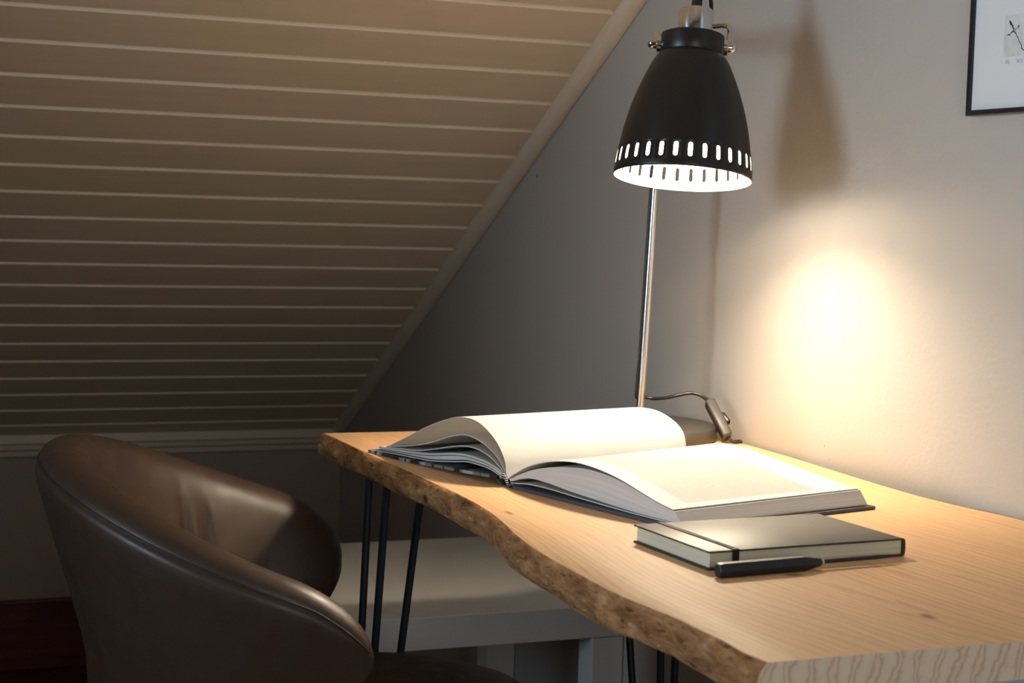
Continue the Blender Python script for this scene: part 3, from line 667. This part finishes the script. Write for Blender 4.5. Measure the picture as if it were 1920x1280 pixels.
# ------------------------------------------------------------------ tub chair
def chair():
    ang = -.2213; ctr = Vector((-.6272, 1.7979, 0)); r = empty('armchair', ctr, ang)
    tag(r, 'brown leather tub armchair drawn up to the desk', 'chair')
    Dd, Ww, Aa, kk = .2522, .2534, .060, -.013; zb, za, q = .7768, .6572, .664
    def plan(u):
        s = 1 if u >= 0 else -1; a = abs(u)
        if a <= 1: return Vector((-Dd*cos(a*pi/2), s*Ww*sin(a*pi/2)))
        t_ = a-1; return Vector((Aa*t_, s*(Ww-kk*t_*t_)))
    # even arc-length samples
    us = [-2+4*i/400 for i in range(401)]; ps = [plan(u) for u in us]; d = [0]
    for a, b in zip(ps[:-1], ps[1:]): d.append(d[-1]+(b-a).length)
    TL = d[-1]
    def at(s):
        s = min(max(s, 0), TL); i = 0
        lo, hi = 0, 400
        while hi-lo > 1:
            m_ = (lo+hi)//2
            if d[m_] <= s: lo = m_
            else: hi = m_
        f = (s-d[lo])/max(1e-9, d[hi]-d[lo]); u = us[lo]+(us[hi]-us[lo])*f; p = ps[lo].lerp(ps[hi], f)
        tg = (ps[min(hi+4, 400)]-ps[max(lo-4, 0)]).normalized(); nrm = Vector((tg.y, -tg.x))
        if nrm.dot(p-Vector((.0, 0))) < 0: nrm = -nrm
        return u, p, tg, nrm
    RT = .057                      # half height of the rounded arm tips
    def tops(s):
        u, p, tg, nr = at(s)
        g = min(1, abs(s-TL/2)/(TL/2)); z = za+(zb-za)*max(1e-6, 0.5+0.5*cos(pi*g))**q
        e = min(s, TL-s)           # distance to nearest tip
        zbot = .40+(za-2*RT-.40)*max(0, (g-.45)/.55)**1.6
        return u, p, tg, nr, z, zbot, e
    NSEC = 120; rings = []; seam = []
    ss = []
    for i in range(NSEC+1):
        f = i/NSEC; pass
    for i in range(14): ss.append(.085*(1-cos(pi/2*i/14)))
    for i in range(161): ss.append(.085+(TL-.170)*i/160)
    for i in range(13, -1, -1): ss.append(TL-.085*(1-cos(pi/2*i/14)))
    K = 28
    bm = bmesh.new()
    for s in ss:
        u, p, tg, nr, z, zbot, e = tops(s)
        w_ = 1.0; dz = 0
        RX = .085
        if e < RX: w_ = sqrt(max(0.0, 1-((RX-e)/RX)**2))
        zm = (z+zbot)/2 if False else z-RT
        # height shrinks to a point at the tip, thickness too
        ztop = zm+(z-zm)*w_; zlo = zm-(zm-zbot)*w_
        thick = max(.02, w_)
        flare = lambda zz: .0-.30*max(0, (z-.035)-zz)          # the shell narrows towards the floor
        loop = []
        # outline in (offset outwards, height): outer wall bottom -> seam -> rounded rim -> inner padding -> bottom
        H = ztop-zlo
        o_seam = .027; prof = [(o_seam, ztop-.019*thick), (.0285, ztop-.024*thick), (.029, ztop-.036*thick)]
        pts = []
        def add(o_, z_): pts.append((o_*thick, max(z_, zlo)))
        add(.0265, ztop-.0155*thick); add(.0225, ztop-.0085*thick); add(.0145, ztop-.0025*thick); add(.004, ztop); add(-.008, ztop-.0015*thick); add(-.019, ztop-.0065*thick); add(-.029, ztop-.0165*thick); add(-.0365, ztop-.032*thick)
        crease = sum(.0045*math.exp(-((s-TL*fr)/.0075)**2)-.003*math.exp(-((s-TL*fr-.014)/.008)**2) for fr in (.745, .785))
        for j in range(1, 9):
            f = j/9; zz = (ztop-.032*thick)+(zlo-(ztop-.032*thick))*f; add(-.0365+crease*sin(pi*min(1, f*1.6))-.014*sin(pi*min(1, f*1.3)*.75)+.5*max(-.05, flare(zz)), zz)
        add(-.056, zlo+.004*thick); add(-.048, zlo); add(-.036, zlo)
        outp = []
        for j in range(0, 8):
            f = j/7; zz = zlo+(ztop-.030*thick-zlo)*f; o_ = .0305+flare(zz); outp.append(((max(-.026, o_))*thick, zz))
        pts += outp; pts.append((.0300*thick, ztop-.0235*thick)); pts.append((.0280*thick, ztop-.0205*thick)); pts.append((.0262*thick, ztop-.0188*thick))
        adv = .0
        ring = []
        for o_, zz in pts:
            cxy = p+nr*o_
            # arm fronts sweep back below the tip
            back = max(0, (z-RT*1.1)-zz)*0.0
            cxy = cxy+Vector((-back, 0))
            ring.append(bm.verts.new((cxy.x, cxy.y, zz)))
        rings.append(ring)
        c2 = p+nr*(.0268*thick); seam.append((c2.x-0*adv, c2.y, ztop-.0175*thick))
    n = len(rings[0])
    for a, b in zip(rings[:-1], rings[1:]):
        for j in range(n): bm.faces.new((a[j], a[(j+1) % n], b[(j+1) % n], b[j]))
    bm.faces.new(rings[0]); bm.faces.new(rings[-1][::-1])
    o = from_bm('shell', bm, M['leather'], r, smooth=4); md = o.modifiers.new('s', 'SUBSURF'); md.levels = 1; md.render_levels = 1
    o['label'] = 'curved leather back and arms'
    bm = bmesh.new(); tube(bm, seam[2:-2], .0011, 8); from_bm('piping', bm, M['thread'], r, smooth=4)
    # seat cushion
    bm = bmesh.new(); rings = []; SX, SY = .262, .185
    profs = [(0, .519), (.35, .518), (.62, .514), (.80, .506), (.91, .496), (.975, .484), (1.0, .470), (1.0, .445), (.97, .425), (.90, .412), (0, .410)]
    for f, z in profs:
        if f == 0: rings.append([bm.verts.new((.015, -.020, z))]); continue
        ring = []
        for j in range(64):
            a = 2*pi*j/64; e = 2/2.6
            cx = abs(cos(a))**e*(1 if cos(a) >= 0 else -1); sy = abs(sin(a))**e*(1 if sin(a) >= 0 else -1)
            ring.append(bm.verts.new((.015+SX*f*cx, -.020+SY*f*sy, z)))
        rings.append(ring)
    for a, b in zip(rings[:-1], rings[1:]):
        for j in range(64):
            j2 = (j+1) % 64
            if len(a) == 1: bm.faces.new((a[0], b[j], b[j2]))
            elif len(b) == 1: bm.faces.new((a[j], b[0], a[j2]))
            else: bm.faces.new((a[j], a[j2], b[j2], b[j]))
    o = from_bm('seat', bm, M['seatleather'], r, smooth=4); o['label'] = 'darker leather seat cushion'
    for sx_, sy_ in ((-1, -1), (-1, 1), (1, -1), (1, 1)):
        bm = bmesh.new(); tube(bm, [(sx_*.12, sy_*.13, .412), (sx_*.19, sy_*.20, .0)], [.016, .010], 16); from_bm('leg', bm, M['blacksteel'], r, smooth=0.8)
chair()

# ------------------------------------------------------------------ picture on the wall
def picture():
    # lower left corner at y = 1.493, z = 1.145; it runs towards the camera
    y0, y1, z0, z1 = 1.476, 1.076, 1.144, 1.644; dpt = .012; fwid = .0055; fs = .0064
    r = empty('framed_picture', (0, (y0+y1)/2, z0)); tag(r, 'black framed pencil and ink print on the wall above the desk', 'picture')
    inv = Vector((0, -(y0+y1)/2, -z0))
    bm = bmesh.new()
    for lo, hi in (((-dpt, y1, z0), (-.0012, y0, z0+fwid)), ((-dpt, y1, z1-fwid), (-.0012, y0, z1)), ((-dpt, y0-fs, z0+fwid), (-.0012, y0, z1-fwid)), ((-dpt, y1, z0+fwid), (-.0012, y1+fwid, z1-fwid))): box(bm, lo, hi, .0006, 1)
    from_bm('frame', bm, M['pictureframe'], r, loc=inv)
    bm = bmesh.new(); box(bm, (-.009, y1+fwid-.001, z0+fwid-.001), (-.002, y0-fs+.001, z1-fwid+.001)); s = from_bm('print', bm, M['artpaper'], r, loc=inv); s['label'] = 'white sheet with a small etching of a twig'
    X = -.0092
    bm = bmesh.new(); box(bm, (X, 1.20, 1.2005), (-.0088, 1.4215, 1.2420)); a = from_bm('plate_tone', bm, M['plate'], s)
    def stroke(bm, pts, w):
        for (a, wa), (b, wb) in zip(zip(pts[:-1], w[:-1]), zip(pts[1:], w[1:])):
            A = Vector((0, *a)); B = Vector((0, *b)); d = (B-A).normalized(); n_ = Vector((0, -d.z, d.y))
            q = [A+n_*wa, A-n_*wa, B-n_*wb, B+n_*wb]; f = [bm.verts.new((X-.0002, v.y, v.z)) for v in q]; k_ = [bm.verts.new((X-.0001+.0002, v.y, v.z)) for v in q]
            bm.faces.new(f); bm.faces.new(k_[::-1])
            for i in range(4): bm.faces.new((f[i], k_[i], k_[(i+1) % 4], f[(i+1) % 4]))
    def uvp(px, py):      # from the sheet: millimetre-like units measured on the photograph's plane
        return (1.4215-(px-1881.5)*.0008, 1.2012+(105-py)*.00054-(px-1881.5)*.00006)
    P = lambda *a: [uvp(x, y) for x, y in a]
    bm = bmesh.new()
    stroke(bm, P((1890.5, 38), (1892, 42), (1894, 45), (1896, 47), (1897, 50), (1898, 53)), [0.00036, 0.00132, 0.00144, 0.00072, 0.00090, 0.00048])
    stroke(bm, P((1898, 53), (1902, 53.5)), [0.00042, 0.00036]); stroke(bm, P((1896, 48), (1899, 48)), [0.00042, 0.00036])
    stroke(bm, P((1898, 53), (1899, 58), (1904, 62), (1905, 66), (1909, 70.5), (1910, 75), (1916, 84), (1916.5, 87), (1915.5, 89), (1920, 92.5), (1930, 99), (1945, 108), (1960, 112), (1985, 130)), [0.00024, 0.00072, 0.00054, 0.00036, 0.00042, 0.00036, 0.00042, 0.00036, 0.00054, 0.00042, 0.00048, 0.00054, 0.00060, 0.00072])
    stroke(bm, P((1899, 58), (1896, 59.5), (1892, 64)), [0.00042, 0.00072, 0.00024]); stroke(bm, P((1887, 66), (1890, 64), (1893.5, 66)), [0.00018, 0.00078, 0.00024])
    stroke(bm, P((1900, 58), (1904, 54), (1908, 50.5)), [0.00030, 0.00018, 0.00024]); stroke(bm, P((1907, 50), (1909, 48), (1910.5, 47)), [0.00060, 0.00060, 0.00018]); stroke(bm, P((1908, 51), (1910, 51.5)), [0.00048, 0.00024])
    from_bm('twig_drawing', bm, M['ink'], s)
    bm = bmesh.new(); th_ = .00016
    stroke(bm, P((1888, 111), (1887, 115), (1887.5, 117)), [th_]*3); stroke(bm, P((1891, 110), (1889.5, 118)), [th_]*2); stroke(bm, P((1893, 113), (1893.5, 118)), [th_]*2); stroke(bm, P((1892, 118), (1894.5, 118)), [th_]*2)
    stroke(bm, P((1911, 109), (1908.5, 110), (1909, 112), (1910.5, 113), (1909.5, 115), (1907.5, 115)), [th_]*6)
    stroke(bm, P((1914.5, 109), (1912, 111), (1912.2, 114), (1914.5, 115)), [th_]*4); stroke(bm, P((1914.5, 109), (1917, 109)), [th_]*2); stroke(bm, P((1918, 108.5), (1918.3, 115)), [th_]*2)
    from_bm('pencil_note', bm, M['pencil'], s)
picture()
